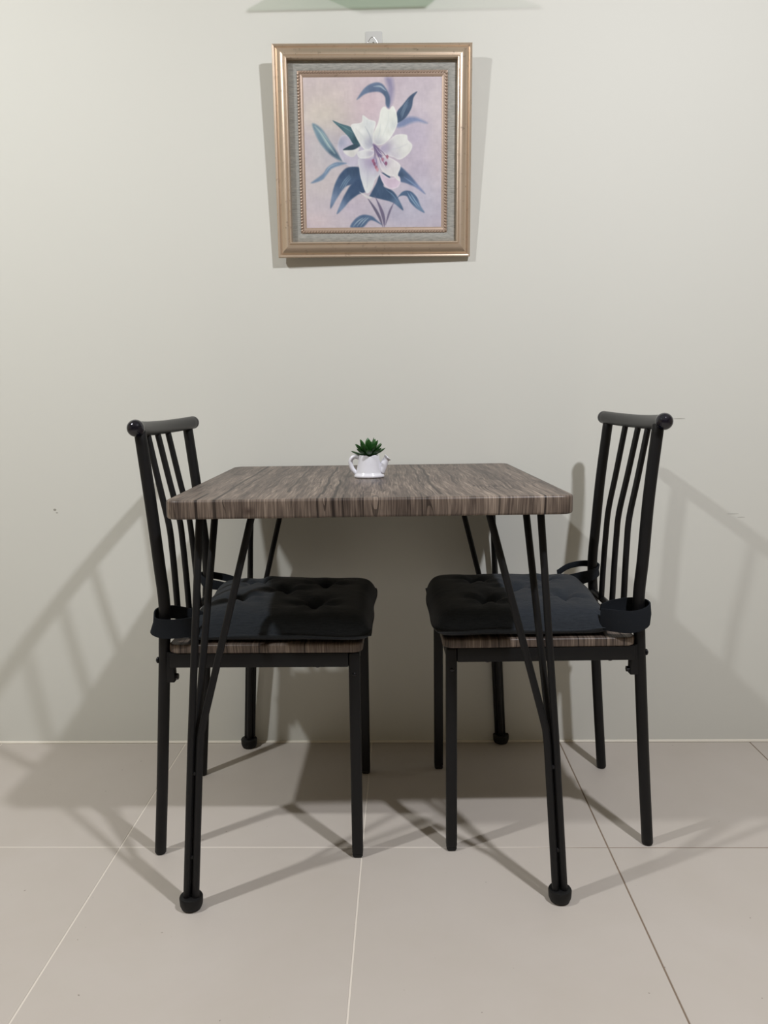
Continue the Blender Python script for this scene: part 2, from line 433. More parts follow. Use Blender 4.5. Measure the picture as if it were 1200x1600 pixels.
slope_prof = [(0.0572, 0.0), (0.0572, 0.0068), (0.0630, 0.0082), (0.0655, 0.0078), (0.0700, 0.0050), (0.0712, 0.0040), (0.0712, 0.0)]
for sd in ('bottom', 'top', 'left', 'right'):
    fr = obj('frame_rail', rail_piece(gold_prof, sd, PW, PH), M_gold, pic)
    obj('liner_strip', rail_piece(liner_prof, sd, PW, PH), M_liner, pic)
    obj('sight_edge', rail_piece(slope_prof, sd, PW, PH), M_rope, pic)
    # twisted rope bead
    d0 = 0.0602; L = (PW if sd in ('bottom', 'top') else PH)-2*d0
    cnt = int(L/0.0068); bm = B()
    for k in range(cnt):
        t = (k+0.5)/cnt*L
        if sd == 'bottom': c, dr = Vector((-PW/2+d0+t, -0.0088, d0)), Vector((1, 0, 0.75))
        elif sd == 'top': c, dr = Vector((-PW/2+d0+t, -0.0088, PH-d0)), Vector((1, 0, 0.75))
        elif sd == 'left': c, dr = Vector((-PW/2+d0, -0.0088, d0+t)), Vector((0.75, 0, 1))
        else: c, dr = Vector((PW/2-d0, -0.0088, d0+t)), Vector((-0.75, 0, 1))
        dr.normalize(); hl = 0.0040
        tube(bm, [c-dr*hl, c-dr*hl*0.5, c, c+dr*hl*0.5, c+dr*hl], [0.0008, 0.0022, 0.0028, 0.0022, 0.0008], 6, caps='flat')
    rope = obj('rope_bead', bm, M_rope, pic); rope['kind'] = 'stuff'
obj('backing_board', box(B(), -PW/2+0.030, PW/2-0.030, -0.0024, -0.0004, 0.030, PH-0.030), M_rubber, pic, smooth=False)

# the painting itself: flat paint on a flat canvas, one colour per vertex
def paint_lily(nu, nv):
    ZX0, ZX1, ZY0, ZY1 = 55.0, 1125.0, 78.0, 1250.0
    X, Y = np.meshgrid(np.linspace(ZX0, ZX1, nu), np.linspace(ZY0, ZY1, nv))
    rng = np.random.RandomState(3)
    def smooth_noise(cx, cy):
        g = rng.rand(cy+3, cx+3)
        fx = (X-ZX0)/(ZX1-ZX0)*cx; fy = (Y-ZY0)/(ZY1-ZY0)*cy
        ix = fx.astype(int); iy = fy.astype(int); tx = fx-ix; ty = fy-iy
        tx = tx*tx*(3-2*tx); ty = ty*ty*(3-2*ty)
        return (g[iy, ix]*(1-tx)*(1-ty)+g[iy, ix+1]*tx*(1-ty)+g[iy+1, ix]*(1-tx)*ty+g[iy+1, ix+1]*tx*ty)
    img = np.zeros((nv, nu, 3))+np.array([190, 178, 190.])
    def blob(cx, cy, rx, ry, col, k=1.0):
        a = np.exp(-(((X-cx)/rx)**2+((Y-cy)/ry)**2))*k
        img[:] = img*(1-a[..., None])+np.array(col, float)*a[..., None]
    blob(200, 200, 420, 260, (203, 190, 186), .9); blob(230, 380, 260, 150, (205, 198, 180), .8)
    blob(600, 300, 190, 220, (206, 182, 192), .8); blob(930, 250, 260, 230, (196, 186, 196), .8)
    blob(900, 520, 230, 160, (176, 168, 192), .8); blob(960, 800, 220, 260, (186, 176, 196), .7)
    blob(1000, 1050, 260, 220, (172, 174, 198), .7); blob(780, 1130, 260, 160, (164, 166, 190), .7)
    blob(180, 900, 260, 200, (200, 194, 186), .6); blob(240, 1150, 280, 200, (186, 180, 190), .7); blob(130, 1200, 150, 80, (204, 186, 190), .7)
    blob(160, 640, 130, 160, (196, 192, 190), .6); blob(1090, 500, 70, 500, (196, 186, 190), .6)
    blob(260, 640, 150, 180, (160, 166, 178), .4); blob(420, 1090, 130, 90, (188, 178, 200), .5)
    n1 = smooth_noise(9, 10)-.5; n2 = smooth_noise(26, 28)-.5; n3 = smooth_noise(90, 40)-.5; n4 = smooth_noise(40, 100)-.5
    img += (n1*16+n2*12)[..., None]*np.array([1, 1, .8])+(n3*7+n4*7)[..., None]
    img[:] = img*0.72+np.array([198, 192, 192.])*0.28
    def spl(P, n=6):
        P = [np.array(p, float) for p in P]; m_ = len(P); out = []
        for i in range(m_):
            a, b, c, d = P[i-1], P[i], P[(i+1) % m_], P[(i+2) % m_]
            for k in range(n):
                t = k/n; out.append(0.5*((2*b)+(-a+c)*t+(2*a-5*b+4*c-d)*t*t+(-a+3*b-3*c+d)*t**3))
        return np.array(out)
    def sdf(P):
        bx0, by0 = P.min(0)-40; bx1, by1 = P.max(0)+40
        sel = (X > bx0) & (X < bx1) & (Y > by0) & (Y < by1)
        xs, ys = X[sel], Y[sel]; d = np.full(xs.shape, 1e9); ins = np.zeros(xs.shape, bool)
        for i in range(len(P)):
            a = P[i-1]; b = P[i]; e = b-a; L2_ = max(e@e, 1e-9)
            t = np.clip(((xs-a[0])*e[0]+(ys-a[1])*e[1])/L2_, 0, 1)
            d = np.minimum(d, np.hypot(xs-a[0]-t*e[0], ys-a[1]-t*e[1]))
            c = (a[1] > ys) != (b[1] > ys)
            ins ^= c & (xs < (b[0]-a[0])*(ys-a[1])/(b[1]-a[1]+1e-12)+a[0])
        return sel, np.where(ins, -d, d), xs, ys
    def shape(P, col, soft=4.0, k=1.0, shade=(), grain=6.0, rim=None, smooth=True):
        sel, d, xs, ys = sdf(spl(P) if smooth else np.array(P, float))
        a = np.clip(0.5-d/(2*soft), 0, 1)*k
        c = np.zeros((len(xs), 3))+np.array(col, float)
        for (cx, cy, r, sc, sk) in shade:
            q = np.exp(-((xs-cx)**2+(ys-cy)**2)/r**2)*sk
            c = c*(1-q[:, None])+np.array(sc, float)*q[:, None]
        if rim is not None:
            q = np.exp(-(d/9.0)**2)*rim[1]; c = c*(1-q[:, None])+np.array(rim[0], float)*q[:, None]
        c += (n2[sel]*grain*2+n3[sel]*grain)[:, None]
        img[sel] = img[sel]*(1-a[:, None])+c*a[:, None]
    def stroke(P, wd, col, k=1.0, soft=3.0):
        P = [np.array(p, float) for p in P]
        Q = [2*P[0]-P[1]]+P+[2*P[-1]-P[-2]]; pts_ = []
        for i in range(1, len(Q)-2):
            for s_ in range(8):
                t = s_/8; a, b, c, d = Q[i-1], Q[i], Q[i+1], Q[i+2]
                pts_.append(0.5*((2*b)+(-a+c)*t+(2*a-5*b+4*c-d)*t*t+(-a+3*b-3*c+d)*t**3))
        pts_.append(P[-1]); pts_ = np.array(pts_)
        bx0, by0 = pts_.min(0)-wd-12; bx1, by1 = pts_.max(0)+wd+12
        sel = (X > bx0) & (X < bx1) & (Y > by0) & (Y < by1); xs, ys = X[sel], Y[sel]; dd = np.full(xs.shape, 1e9)
        for i, (a, b) in enumerate(zip(pts_, pts_[1:])):
            e = b-a; L2_ = max(e@e, 1e-9); t = np.clip(((xs-a[0])*e[0]+(ys-a[1])*e[1])/L2_, 0, 1)
            u = (i+t)/len(pts_); ww = wd*np.clip(np.sin(PI*np.clip(u, 0.03, 0.97)), .15, 1)
            dd = np.minimum(dd, np.hypot(xs-a[0]-t*e[0], ys-a[1]-t*e[1])-ww/2)
        al = np.clip(0.5-dd/(2*soft), 0, 1)*k
        img[sel] = img[sel]*(1-al[:, None])+np.array(col, float)*al[:, None]
    DK = (62, 82, 108); MD = (96, 122, 148); LT = (150, 176, 192)
    # far soft leaves
    shape([(690, 85), (740, 90), (755, 180), (740, 270), (712, 312), (700, 250), (705, 160)], (130, 128, 160), 18, .75)
    shape([(780, 430), (850, 388), (930, 388), (1012, 432), (940, 420), (880, 432), (830, 455), (780, 462)], (110, 128, 164), 12, .85)
    shape([(470, 242), (530, 160), (600, 122), (660, 128), (702, 180), (724, 240), (716, 312), (692, 290), (686, 232), (650, 195), (590, 192), (530, 208), (482, 242)], (98, 118, 146), 6, .95, [(700, 230, 70, DK, .7), (600, 190, 50, (80, 98, 128), .6)])
    stroke([(600, 150), (650, 150), (692, 182)], 12, (176, 192, 202), .8, 5)
    shape([(935, 190), (880, 222), (820, 292), (778, 345), (775, 420), (802, 420), (852, 380), (892, 310), (905, 240)], DK, 4, 1, [(850, 300, 60, (84, 104, 130), .5)])
    for o_ in (0, 14, 28): stroke([(870-o_*.4, 250+o_*1.6), (835, 300+o_*1.4), (805+o_*.3, 365+o_)], 4, (150, 172, 188), .7, 3)
    shape([(120, 430), (190, 468), (250, 560), (312, 660), (345, 722), (270, 682), (200, 612), (150, 530)], (108, 136, 152), 9, .95, [(290, 660, 80, (60, 84, 104), .8)])
    stroke([(140, 450), (200, 520), (240, 590), (290, 660)], 26, (188, 206, 202), .75, 9)
    stroke([(170, 470), (230, 560), (280, 640)], 6, (84, 112, 130), .6, 3)
    shape([(330, 540), (372, 518), (420, 540), (470, 580), (540, 640), (545, 690), (490, 700), (482, 742), (440, 772), (380, 750), (338, 700), (312, 612)], (186, 182, 198), 5, 1, [(345, 580, 40, (140, 148, 170), .6), (430, 700, 70, (196, 192, 206), .7)], rim=((206, 208, 212), .5))
    shape([(278, 408), (340, 432), (420, 460), (452, 520), (490, 605), (438, 592), (400, 535), (338, 470)], (76, 108, 118), 4, 1, [(460, 560, 50, (44, 72, 84), .8)])
    stroke([(300, 425), (370, 462), (430, 500)], 7, (120, 154, 156), .6, 4)
    shape([(358, 628), (440, 590), (482, 604), (440, 634), (372, 640)], (52, 74, 88), 3, 1)
    shape([(358, 640), (430, 636), (478, 620), (470, 650), (430, 690), (380, 672)], (216, 216, 214), 4, 1, [(420, 665, 30, (190, 190, 186), .6)])
    shape([(380, 738), (300, 730), (230, 770), (190, 822), (98, 892), (180, 872), (222, 830), (262, 782), (330, 755)], (106, 132, 160), 7, .9)
    stroke([(310, 742), (250, 765), (210, 815)], 7, (158, 180, 196), .8, 3)
    shape([(395, 770), (338, 812), (290, 892), (258, 1000), (248, 1095), (310, 1000), (372, 922), (480, 882), (492, 780)], (66, 88, 118), 6, 1, [(270, 1020, 90, (128, 146, 172), .8), (430, 800, 60, (44, 64, 88), .6)])
    for o_ in (0, 22, 44): stroke([(400+o_*.3, 832+o_*.5), (360+o_*.4, 875+o_*.5), (325+o_*.6, 935+o_*.4)], 7, (140, 168, 186), .7, 4)
    shape([(500, 860), (420, 900), (370, 972), (330, 1050), (296, 1140), (352, 1092), (402, 1035), (470, 985), (535, 955)], (58, 80, 110), 6, 1, [(330, 1090, 80, (124, 144, 172), .8)])
    shape([(560, 992), (610, 900), (650, 815), (722, 850), (668, 918), (745, 962), (795, 1040), (822, 1115), (740, 1052), (640, 1022), (560, 1002)], (62, 84, 112), 5, 1, [(780, 1060, 60, (104, 128, 156), .7), (650, 860, 50, (46, 66, 90), .6)])
    stroke([(690, 950), (740, 990), (785, 1050)], 9, (110, 138, 164), .7, 4)
    shape([(795, 770), (862, 820), (932, 900), (998, 985), (920, 932), (850, 900), (785, 872)], (78, 100, 132), 7, .95, [(960, 940, 70, (140, 150, 188), .7), (810, 830, 40, (50, 72, 98), .7)])
    stroke([(830, 850), (880, 885), (930, 925)], 9, (130, 156, 188), .7, 4)
    stroke([(750, 1050), (715, 1125), (682, 1230)], 16, (104, 98, 122), .9, 4)
    shape([(770, 1025), (820, 965), (880, 962), (932, 1010), (962, 1080), (992, 1135), (930, 1102), (880, 1052), (850, 1002), (800, 1000)], (74, 98, 128), 5, 1, [(960, 1090, 50, (128, 152, 178), .7)])
    for o_ in (0, 22): stroke([(858+o_, 972+o_*.2), (885+o_, 1020), (935+o_*.7, 1085)], 9, (148, 178, 202), .8, 4)
    stroke([(535, 1005), (592, 1090), (635, 1170), (660, 1245)], 22, (96, 92, 114), .95, 4)
    stroke([(600, 1000), (645, 1100), (668, 1180), (672, 1245)], 26, (104, 98, 122), .95, 4)
    shape([(402, 1248), (440, 1182), (500, 1148), (572, 1158), (622, 1200), (650, 1228), (565, 1192), (500, 1248)], (78, 102, 132), 6, .95)
    for o_ in (0, 30, 58): stroke([(425+o_, 1240), (462+o_*.9, 1200), (505+o_*.7, 1172)], 7, (176, 196, 206), .8, 4)
    shape([(480, 965), (530, 990), (575, 1010), (545, 1020), (500, 985)], (206, 204, 204), 4, .9)
    # petals
    W = (217, 221, 218); LV = (176, 168, 190)
    shape([(590, 612), (540, 642), (490, 592), (450, 520), (420, 442), (500, 422), (512, 368), (560, 400), (612, 422), (596, 500), (592, 570)], W, 4, 1, [(575, 585, 60, (150, 150, 172), .7), (560, 440, 60, (205, 210, 212), .8), (470, 470, 50, (228, 230, 226), .6)], rim=((232, 234, 230), .5))
    stroke([(530, 455), (560, 515), (582, 590)], 7, (158, 166, 176), .7, 4)
    stroke([(455, 470), (500, 520), (560, 590)], 7, (192, 200, 200), .5, 6)
    shape([(598, 585), (590, 520), (632, 420), (652, 330), (682, 303), (714, 326), (745, 298), (770, 342), (780, 432), (742, 520), (690, 580), (640, 600)], (221, 225, 219), 4, 1, [(620, 590, 60, (178, 178, 190), .7), (755, 450, 45, (196, 204, 204), .6)], rim=((234, 236, 230), .5))
    stroke([(712, 340), (705, 430), (660, 540)], 8, (200, 208, 204), .5, 6); stroke([(650, 440), (640, 500), (622, 560)], 7, (190, 198, 200), .6, 5)
    shape([(640, 622), (702, 572), (770, 520), (850, 520), (862, 560), (896, 602), (872, 662), (802, 712), (742, 692), (680, 672)], (216, 218, 214), 4, 1, [(665, 620, 80, (150, 140, 172), .75), (760, 700, 50, (186, 180, 196), .6)], rim=((230, 230, 226), .4))
    stroke([(860, 590), (790, 620), (720, 635)], 7, (186, 188, 196), .5, 6)
    shape([(640, 812), (720, 858), (788, 842), (802, 885), (780, 930), (722, 942), (668, 902)], (204, 188, 204), 4, 1, rim=((226, 220, 226), .6))
    shape([(636, 690), (720, 698), (792, 742), (802, 780), (782, 832), (800, 880), (776, 872), (752, 846), (700, 834), (648, 782)], (214, 212, 212), 4, 1, [(660, 720, 60, (166, 152, 178), .7)], rim=((230, 230, 228), .5))
    shape([(606, 676), (560, 700), (478, 700), (480, 790), (492, 862), (530, 972), (572, 950), (602, 872), (642, 822), (634, 740)], (203, 206, 212), 4, 1, [(590, 720, 90, (156, 142, 174), .8), (540, 930, 60, (218, 222, 220), .7)], rim=((220, 222, 222), .4))
    stroke([(560, 720), (545, 830), (540, 930)], 8, (178, 178, 194), .5, 6)
    shape([(468, 652), (540, 632), (602, 648), (572, 690), (510, 702), (474, 690)], (212, 214, 216), 4, 1, [(585, 665, 40, (166, 160, 182), .7)], rim=((230, 232, 230), .5))
    # heart of the flower
    shape([(586, 592), (612, 600), (648, 650), (660, 690), (630, 690), (604, 640)], (112, 98, 136), 7, .9)
    for q in ([(590, 595), (630, 680), (650, 740)], [(600, 600), (660, 650), (700, 700)], [(605, 605), (650, 690), (690, 775)], [(600, 610), (610, 690), (622, 770)], [(598, 600), (600, 680), (590, 730)]):
        stroke(q, 5, (96, 84, 118), .85, 2.5)
    for q in ([(610, 615), (640, 660), (665, 675)], [(640, 690), (668, 745), (700, 790)]): stroke(q, 5, (214, 212, 222), .8, 2.5)
    for cx, cy, cc in ((590, 722, (150, 88, 116)), (612, 772, (160, 104, 120)), (622, 790, (196, 150, 160)), (700, 690, (150, 92, 112)), (690, 742, (128, 74, 108)), (664, 712, (160, 110, 130)), (600, 745, (130, 80, 110))):
        shape([(cx-12, cy-5), (cx, cy-16), (cx+10, cy-4), (cx+4, cy+15), (cx-6, cy+12)], cc, 4, .9)
    stroke([(105, 1195), (160, 1192), (205, 1196)], 5, (206, 200, 204), .5, 3)
    img[:] = np.clip(img*1.03, 0, 255)
    return img/255.0
NU, NV = 270, 290
d1 = 0.0705; cw, ch = PW-2*d1, PH-2*d1
im = paint_lily(NU, NV)
lin = np.where(im <= 0.04045, im/12.92, ((im+0.055)/1.055)**2.4)
vx, vz = np.meshgrid(np.linspace(-cw/2, cw/2, NU), np.linspace(PH-d1, d1, NV))
verts = np.stack([vx, np.full_like(vx, -0.0044), vz], -1).reshape(-1, 3)
idx = np.arange(NU*NV).reshape(NV, NU)
faces = np.stack([idx[:-1, :-1], idx[1:, :-1], idx[1:, 1:], idx[:-1, 1:]], -1).reshape(-1, 4)
me = bpy.data.meshes.new('canvas'); me.from_pydata(verts.tolist(), [], faces.tolist())
ca = me.color_attributes.new('paint', 'FLOAT_COLOR', 'POINT')
ca.data.foreach_set('color', np.concatenate([lin.reshape(-1, 3), np.ones((NU*NV, 1))], 1).astype(np.float32).ravel())
me.materials.append(M_canvas)
cv = bpy.data.objects.new('canvas', me); COL.objects.link(cv); cv.parent = pic
cv['label'] = 'painting of a white lily with blue green leaves'
# wire loop at the top of the frame
obj('hanging_loop', tube(B(), catmull([(-0.007, -0.004, PH-0.002), (-0.010, -0.004, PH+0.003), (-0.004, -0.005, PH+0.012), (0.001, -0.006, PH+0.0145), (0.007, -0.005, PH+0.011), (0.013, -0.004, PH+0.002), (0.012, -0.004, PH-0.002)], 5), 0.0008, 8), M_wire, pic)
# adhesive hook on the wall
hk = thing('adhesive_hook', 'small clear square adhesive hook on the wall behind the top of the frame', 'hook', (-0.0585, 0, 1.763))
obj('adhesive_plate', slab(B(), 0.040, 0.040, 0.0, 0.0012, 0.003, 0.0004), M_plastic, hk)
hk.children[0].rotation_euler = (PI/2, 0, 0); hk.children[0].location = (0, -0.0002, 0.0)
obj('hook_peg', tube(B(), catmull([(0, -0.001, -0.012), (0, -0.014, -0.020), (0, -0.026, -0.022), (0, -0.031, -0.016)], 5), 0.0022, 8), M_wire, hk)

# ------------------------------------------------------------------ dining table
tb = thing('dining_table', 'square dining table with grey brown wood top and black rod legs', 'table', (-0.06641, -0.36, 0), (0, 0, 0.03489))
TW = 0.6945
obj('tabletop', slab(B(), TW, 0.696, 0.717, 0.750, 0.024, 0.005, 0, -0.002, 10, 5), M_wood_table, tb)
FX, FY, FYC = 0.3365, 0.3397, 0.0039
for sx, sy in ((-1, -1), (1, -1), (-1, 1), (1, 1)):
    fx, fy = sx*FX, FYC+sy*FY
    ix, iy = -sx, -sy                       # inward
    k = 0.042/0.717
    def at(z, ax=0.0, ay=0.0): return (fx+ix*(k*z+ax), fy+iy*(k*z+ay), z)
    r = 0.0066; g = 0.0078
    OFF = {'main': (-g, -g*0.8), 'x': (g, -g*0.8), 'y': (0.0, g*0.9)}
    leg = obj('leg', tube(B(), [at(0.014, *OFF['main']), at(0.3, *OFF['main']), at(0.7165, -0.004, -0.004)], r, 14), M_metal, tb)
    zb = 0.325
    for key in ('x', 'y'):
        ox, oy = OFF[key]; ux, uy = (1, 0) if key == 'x' else (0, 1)
        P = [at(0.014, ox, oy)]+[at(0.014+(zb-0.044)*t, ox, oy) for t in (0.35, 0.75)]+[at(zb-0.03, ox, oy)]
        P += [at(zb, ox+ux*0.0015, oy+uy*0.0015), at(zb+0.03, ox+ux*0.007, oy+uy*0.007)]
        B0 = Vector(P[-1]); B1 = Vector(at(0.7165, 0.086 if ux else 0.006, 0.086 if uy else 0.006))
        P += [B0.lerp(B1, .5), B1]
        obj('brace_rod', tube(B(), P, r, 14), M_metal, leg)
    for zw in (0.10, 0.255):               # spot welds between the rods
        a1 = Vector(at(zw, *OFF['main'])); a2 = Vector(at(zw, *OFF['x']))
        obj('weld', tube(B(), [a1, a1.lerp(a2, .5), a2], 0.0040, 8), M_metal, leg)
    obj('foot_cap', lathe(B(), [(0, 0.0), (0.013, 0.0), (0.0180, 0.0025), (0.0205, 0.009), (0.0212, 0.022), (0.0200, 0.0245), (0.016, 0.0255), (0, 0.0255)], 28, (fx, fy, 0.0)), M_rubber, leg)
    obj('mounting_plate', box(B(), min(fx+ix*0.02, fx+ix*0.15), max(fx+ix*0.02, fx+ix*0.15), min(fy+iy*0.02, fy+iy*0.15), max(fy+iy*0.02, fy+iy*0.15), 0.7140, 0.7169), M_metal, leg, smooth=False)

# ------------------------------------------------------------------ chairs
NEAR = (-1, 1)
def make_chair(label, loc, rz, group, sk):
    t = thing('dining_chair', label, 'chair', loc, (0, 0, rz), group)
    seat = obj('seat', slab(B(), 0.380, 0.386, 0.4285, 0.4465, 0.020, 0.004, -0.029, 0, 8, 4), M_wood_seat, t)
    xf, xr = -0.202, 0.202; pk, pd = (0.017, -0.003) if sk < 0 else (-0.016, 0.0)
    for s in (-1, 1):
        y = s*0.181
        lg = obj('leg', box(B(), xf-0.011, xf+0.011, y-0.011, y+0.011, 0.006, 0.4285, 0.0055, 3), M_metal, t)
        obj('foot_tip', box(B(), xf-0.0105, xf+0.0105, y-0.0105, y+0.0105, 0.0, 0.010, 0.005, 3), M_rubber, lg)
        bl = obj('screw', sphere(B(), (xf, y+s*0.011, 0.385), 0.0042, 12, (1, 0.6, 1)), M_screw, lg)
        obj('side_rail', box(B(), xf+0.011, 0.158, y-0.010, y+0.010, 0.3995, 0.4285, 0.002, 2), M_metal, t)
        for xx in (-0.13, 0.112):
            obj('rail_bolt', sphere(B(), (xx, y, 0.3990), 0.006, 12, (1, 1, 0.5)), M_screw, t)
        # rear post: splayed foot, upright at the seat, leaning back above
        yf, ys, yt = s*0.172, s*0.173, s*0.178
        pts = [(xr+0.001, yf, 0.0), (xr-0.012, yf, 0.17), (xr-0.0265, ys, 0.38), (xr-0.030, ys, 0.44), (xr-0.0340, ys, 0.52), (xr-0.0285, s*0.174, 0.60), (xr-0.0175+pk*yt*.5+pd, s*0.176, 0.72), (xr-0.0030+pk*yt+pd, yt, 0.862)]
        post = obj('back_post', tube(B(), catmull(pts, 6), 0.0114, 18), M_metal, t)
        # bracket welded to the post that the seat frame bolts on to
        br = obj('seat_bracket', box(B(), 0.153, 0.170, ys-0.009, ys+0.009, 0.366, 0.4290, 0.002, 2), M_metal, post)
        obj('bracket_nut', tube(B(), [(0.154, ys, 0.376), (0.151, ys, 0.376), (0.1475, ys, 0.376)], 0.0062, 6, 'flat'), M_screw, post)
        obj('post_bolt', sphere(B(), (xr-0.0155, ys, 0.410), 0.0065, 12, (0.6, 1, 1)), M_screw, post)
    obj('front_rail', box(B(), xf-0.009, xf+0.009, -0.170, 0.170, 0.3995, 0.4285, 0.002, 2), M_metal, t)
    obj('rear_rail', box(B(), 0.146, 0.162, -0.172, 0.172, 0.3995, 0.4285, 0.002, 2), M_metal, t)
    obj('lower_crossbar', tube(B(), [(0.170, -0.168, 0.452), (0.170, 0, 0.452), (0.170, 0.168, 0.452)], 0.0075, 12), M_metal, t)
    top = lambda v: (xr-0.0060+0.0210*(1-(v/0.19)**2)+sk*v, v, 0.8660-0.0055*(1-(v/0.19)**2))
    tr = obj('top_rail', tube(B(), [top(-0.194+0.388*i/20) for i in range(21)], 0.0146, 22), M_rail, t)
    for s in (-1, 1):
        obj('end_cap', sphere(B(), top(s*0.1915), 0.0164 if s == NEAR[sk > 0] else 0.0150, 32), M_ball, tr)
    for v, vb in ((-0.056, -0.082), (0.008, 0.002), (0.081, 0.088)):
        X_, _, Z_ = top(v)
        mv = lambda k: vb*0.97*(1-k)+v*k
        sp = [(0.167, mv(0), 0.452), (0.170, mv(.2), 0.54), (0.1735, mv(.4), 0.61), (0.178, mv(.55), 0.665), (0.178+(X_-0.178)*0.42, mv(.75), 0.745), (X_, v, Z_)]
        obj('spindle', tube(B(), catmull(sp, 5), 0.0064, 12), M_metal, t)
    return t
CR = (0.2911, -0.3287, 0.0); RR = 0.026
CL = (-0.2988, -0.3582, 0.0); RL = PI
make_chair('black metal spindle back dining chair at the right end of the table', CR, RR, 'black metal dining chairs', -0.018)
make_chair('black metal spindle back dining chair at the left end of the table', CL, RL, 'black metal dining chairs', 0.018)

# ------------------------------------------------------------------ tufted seat cushions
def make_cushion(label, loc, rz, near, seed, lumps, far_ext, near_ext):
    """local x = towards the chair back; near = sign of local y that faces the camera"""
    rnd = np.random.RandomState(seed)
    t = thing('seat_cushion', label, 'cushion', (loc[0], loc[1], 0.4472), (0, 0, rz), 'dark seat cushions')
    cx, hx, hy = -0.062, 0.175, 0.190
    tufts = [(-0.055, near*0.085), (0.105, near*0.065), (-0.06, -near*0.09), (0.095, -near*0.10), (0.02, -near*0.015)]
    n = 64
    def plan(u, v):
        # slightly wavy, softly cornered outline
        r = 1-0.020*(abs(u)*abs(v))**5
        wx = 1+0.012*math.sin(3.1*v+seed)+0.008*math.sin(7*v)
        wy = 1+0.012*math.sin(2.7*u+seed*2)+0.010*math.sin(6*u+1)
        q = (1-near*v)/2; bk = max(0.0, (u+0.2)/1.2)
        return cx+u*hx*r*wx+bk*(far_ext*q+near_ext*(1-q)), v*hy*r*wy
    ph = rnd.rand(8)*6
    def height(u, v, x, y):
        e = max(abs(u), abs(v)); e2 = (abs(u)**14+abs(v)**14)**(1/14)
        h = 0.053*max(0.0, 1-min(1.0, e2)**14)**0.40
        h *= 1+0.10*(1-u*u)*(1-v*v)
        for tx, ty in tufts:
            dx, dy = x-cx-tx, y-ty; d = math.hypot(dx, dy); an = math.atan2(dy, dx)
            h -= 0.020*math.exp(-(d/0.016)**2)+0.0075*math.exp(-(d/0.042)**2)
            h += 0.0042*math.exp(-((d-0.035)/0.025)**2)*math.sin(5*an+tx*60)
        for (lx, ly, lr, lh) in lumps:
            h += lh*math.exp(-(((x-cx-lx)/lr)**2+((y-ly)/(lr*1.6))**2))*(1-min(1, e2)**6)
        return h
    bm = B(); top = []; bot = []
    for i in range(n+1):
        a = []; b = []
        # denser towards the edges
        for j in range(n+1):
            u = math.sin(PI/2*(2*i/n-1)); v = math.sin(PI/2*(2*j/n-1))
            x, y = plan(u, v); e2 = min(1.0, (abs(u)**14+abs(v)**14)**(1/14))
            hh = height(u, v, x, y); edge = i in (0, n) or j in (0, n)
            mid = 0.017+0.003*math.sin(4*u+ph[0])*abs(v)+0.003*math.sin(4*v+ph[1])*abs(u)
            k = max(0.0, 1-e2**14)**0.40
            zt = mid+(hh-mid)*(1 if k > 0.999 else k) if not edge else mid
            zb = mid*(1-k)**1.0+0.0006
            vt = bm.verts.new((x, y, max(zt, 0.004))); a.append(vt)
            b.append(vt if edge else bm.verts.new((x, y, min(zb, zt-0.002))))
        top.append(a); bot.append(b)
    for i in range(n):
        for j in range(n):
            bm.faces.new((top[i][j], top[i+1][j], top[i+1][j+1], top[i][j+1]))
            f = (bot[i][j], bot[i][j+1], bot[i+1][j+1], bot[i+1][j])
            if len(set(f)) == 4:
                try: bm.faces.new(f)
                except ValueError: pass
    pad = obj('pad', bm, M_fabric, t, auto=False)
    for tx, ty in tufts:
        obj('tuft_button', sphere(B(), (cx+tx, ty, 0.0305), 0.0075, 12, (1, 1, 0.35)), M_fabric, pad)
    return t
def ribbon(path, width, th, parent, name='tie_strap', closed=False):
    """path: (x, y, z centre, half-height factor, outward lean)"""
    P = catmull([p[:3] for p in path], 7); K = catmull([(p[3], p[4] if len(p) > 4 else 0, 0) for p in path], 7)
    bm = B(); rows = []
    for i, p in enumerate(P):
        a = P[max(i-1, 0)]; b = P[min(i+1, len(P)-1)]; tg = (b-a); tg.z = 0; tg.normalize()
        nr = Vector((tg.y, -tg.x, 0)); hgt = width/2*K[i].x; ln = K[i].y
        row = []
        for s, o_ in ((-1, -1), (-1, 1), (0, 1), (1, 1), (1, -1), (0, -1)):
            bulge = 0.002 if s == 0 else 0
            row.append(bm.verts.new(p+Vector((0, 0, s*hgt))+nr*(o_*th/2+bulge+ln*s)))
        rows.append(row)
    for a, b in zip(rows, rows[1:]):
        for k in range(6): bm.faces.new((a[k], a[(k+1) % 6], b[(k+1) % 6], b[k]))
    bm.faces.new(rows[0]); bm.faces.new(rows[-1])
    return obj(name, bm, M_strap, parent)
# right chair cushion
cR = make_cushion('dark charcoal tufted cushion strapped to the right chair, rear half lit', CR, RR, -1, 2, [(0.06, -0.10, 0.05, 0.004), (-0.10, 0.05, 0.06, 0.003)], 0.036, 0.004)
zc = 0.030
ribbon([(0.092, -0.180, zc+.004, .9), (0.115, -0.196, zc+.004, .95), (0.142, -0.203, zc+.003, .95), (0.168, -0.200, zc+.007, .93), (0.186, -0.186, zc+.014, .9), (0.184, -0.162, zc+.020, .8), (0.160, -0.152, zc+.022, .75), (0.125, -0.152, zc+.018, .75), (0.098, -0.158, zc+.012, .7)], 0.046, 0.0028, cR)
ribbon([(0.085, 0.180, zc+.016, .35), (0.115, 0.194, zc+.030, .32), (0.150, 0.198, zc+.036, .32), (0.178, 0.190, zc+.034, .38), (0.184, 0.170, zc+.026, .5), (0.166, 0.154, zc+.018, .6), (0.130, 0.146, zc+.010, .7), (0.095, 0.140, zc+.006, .6)], 0.044, 0.0028, cR)
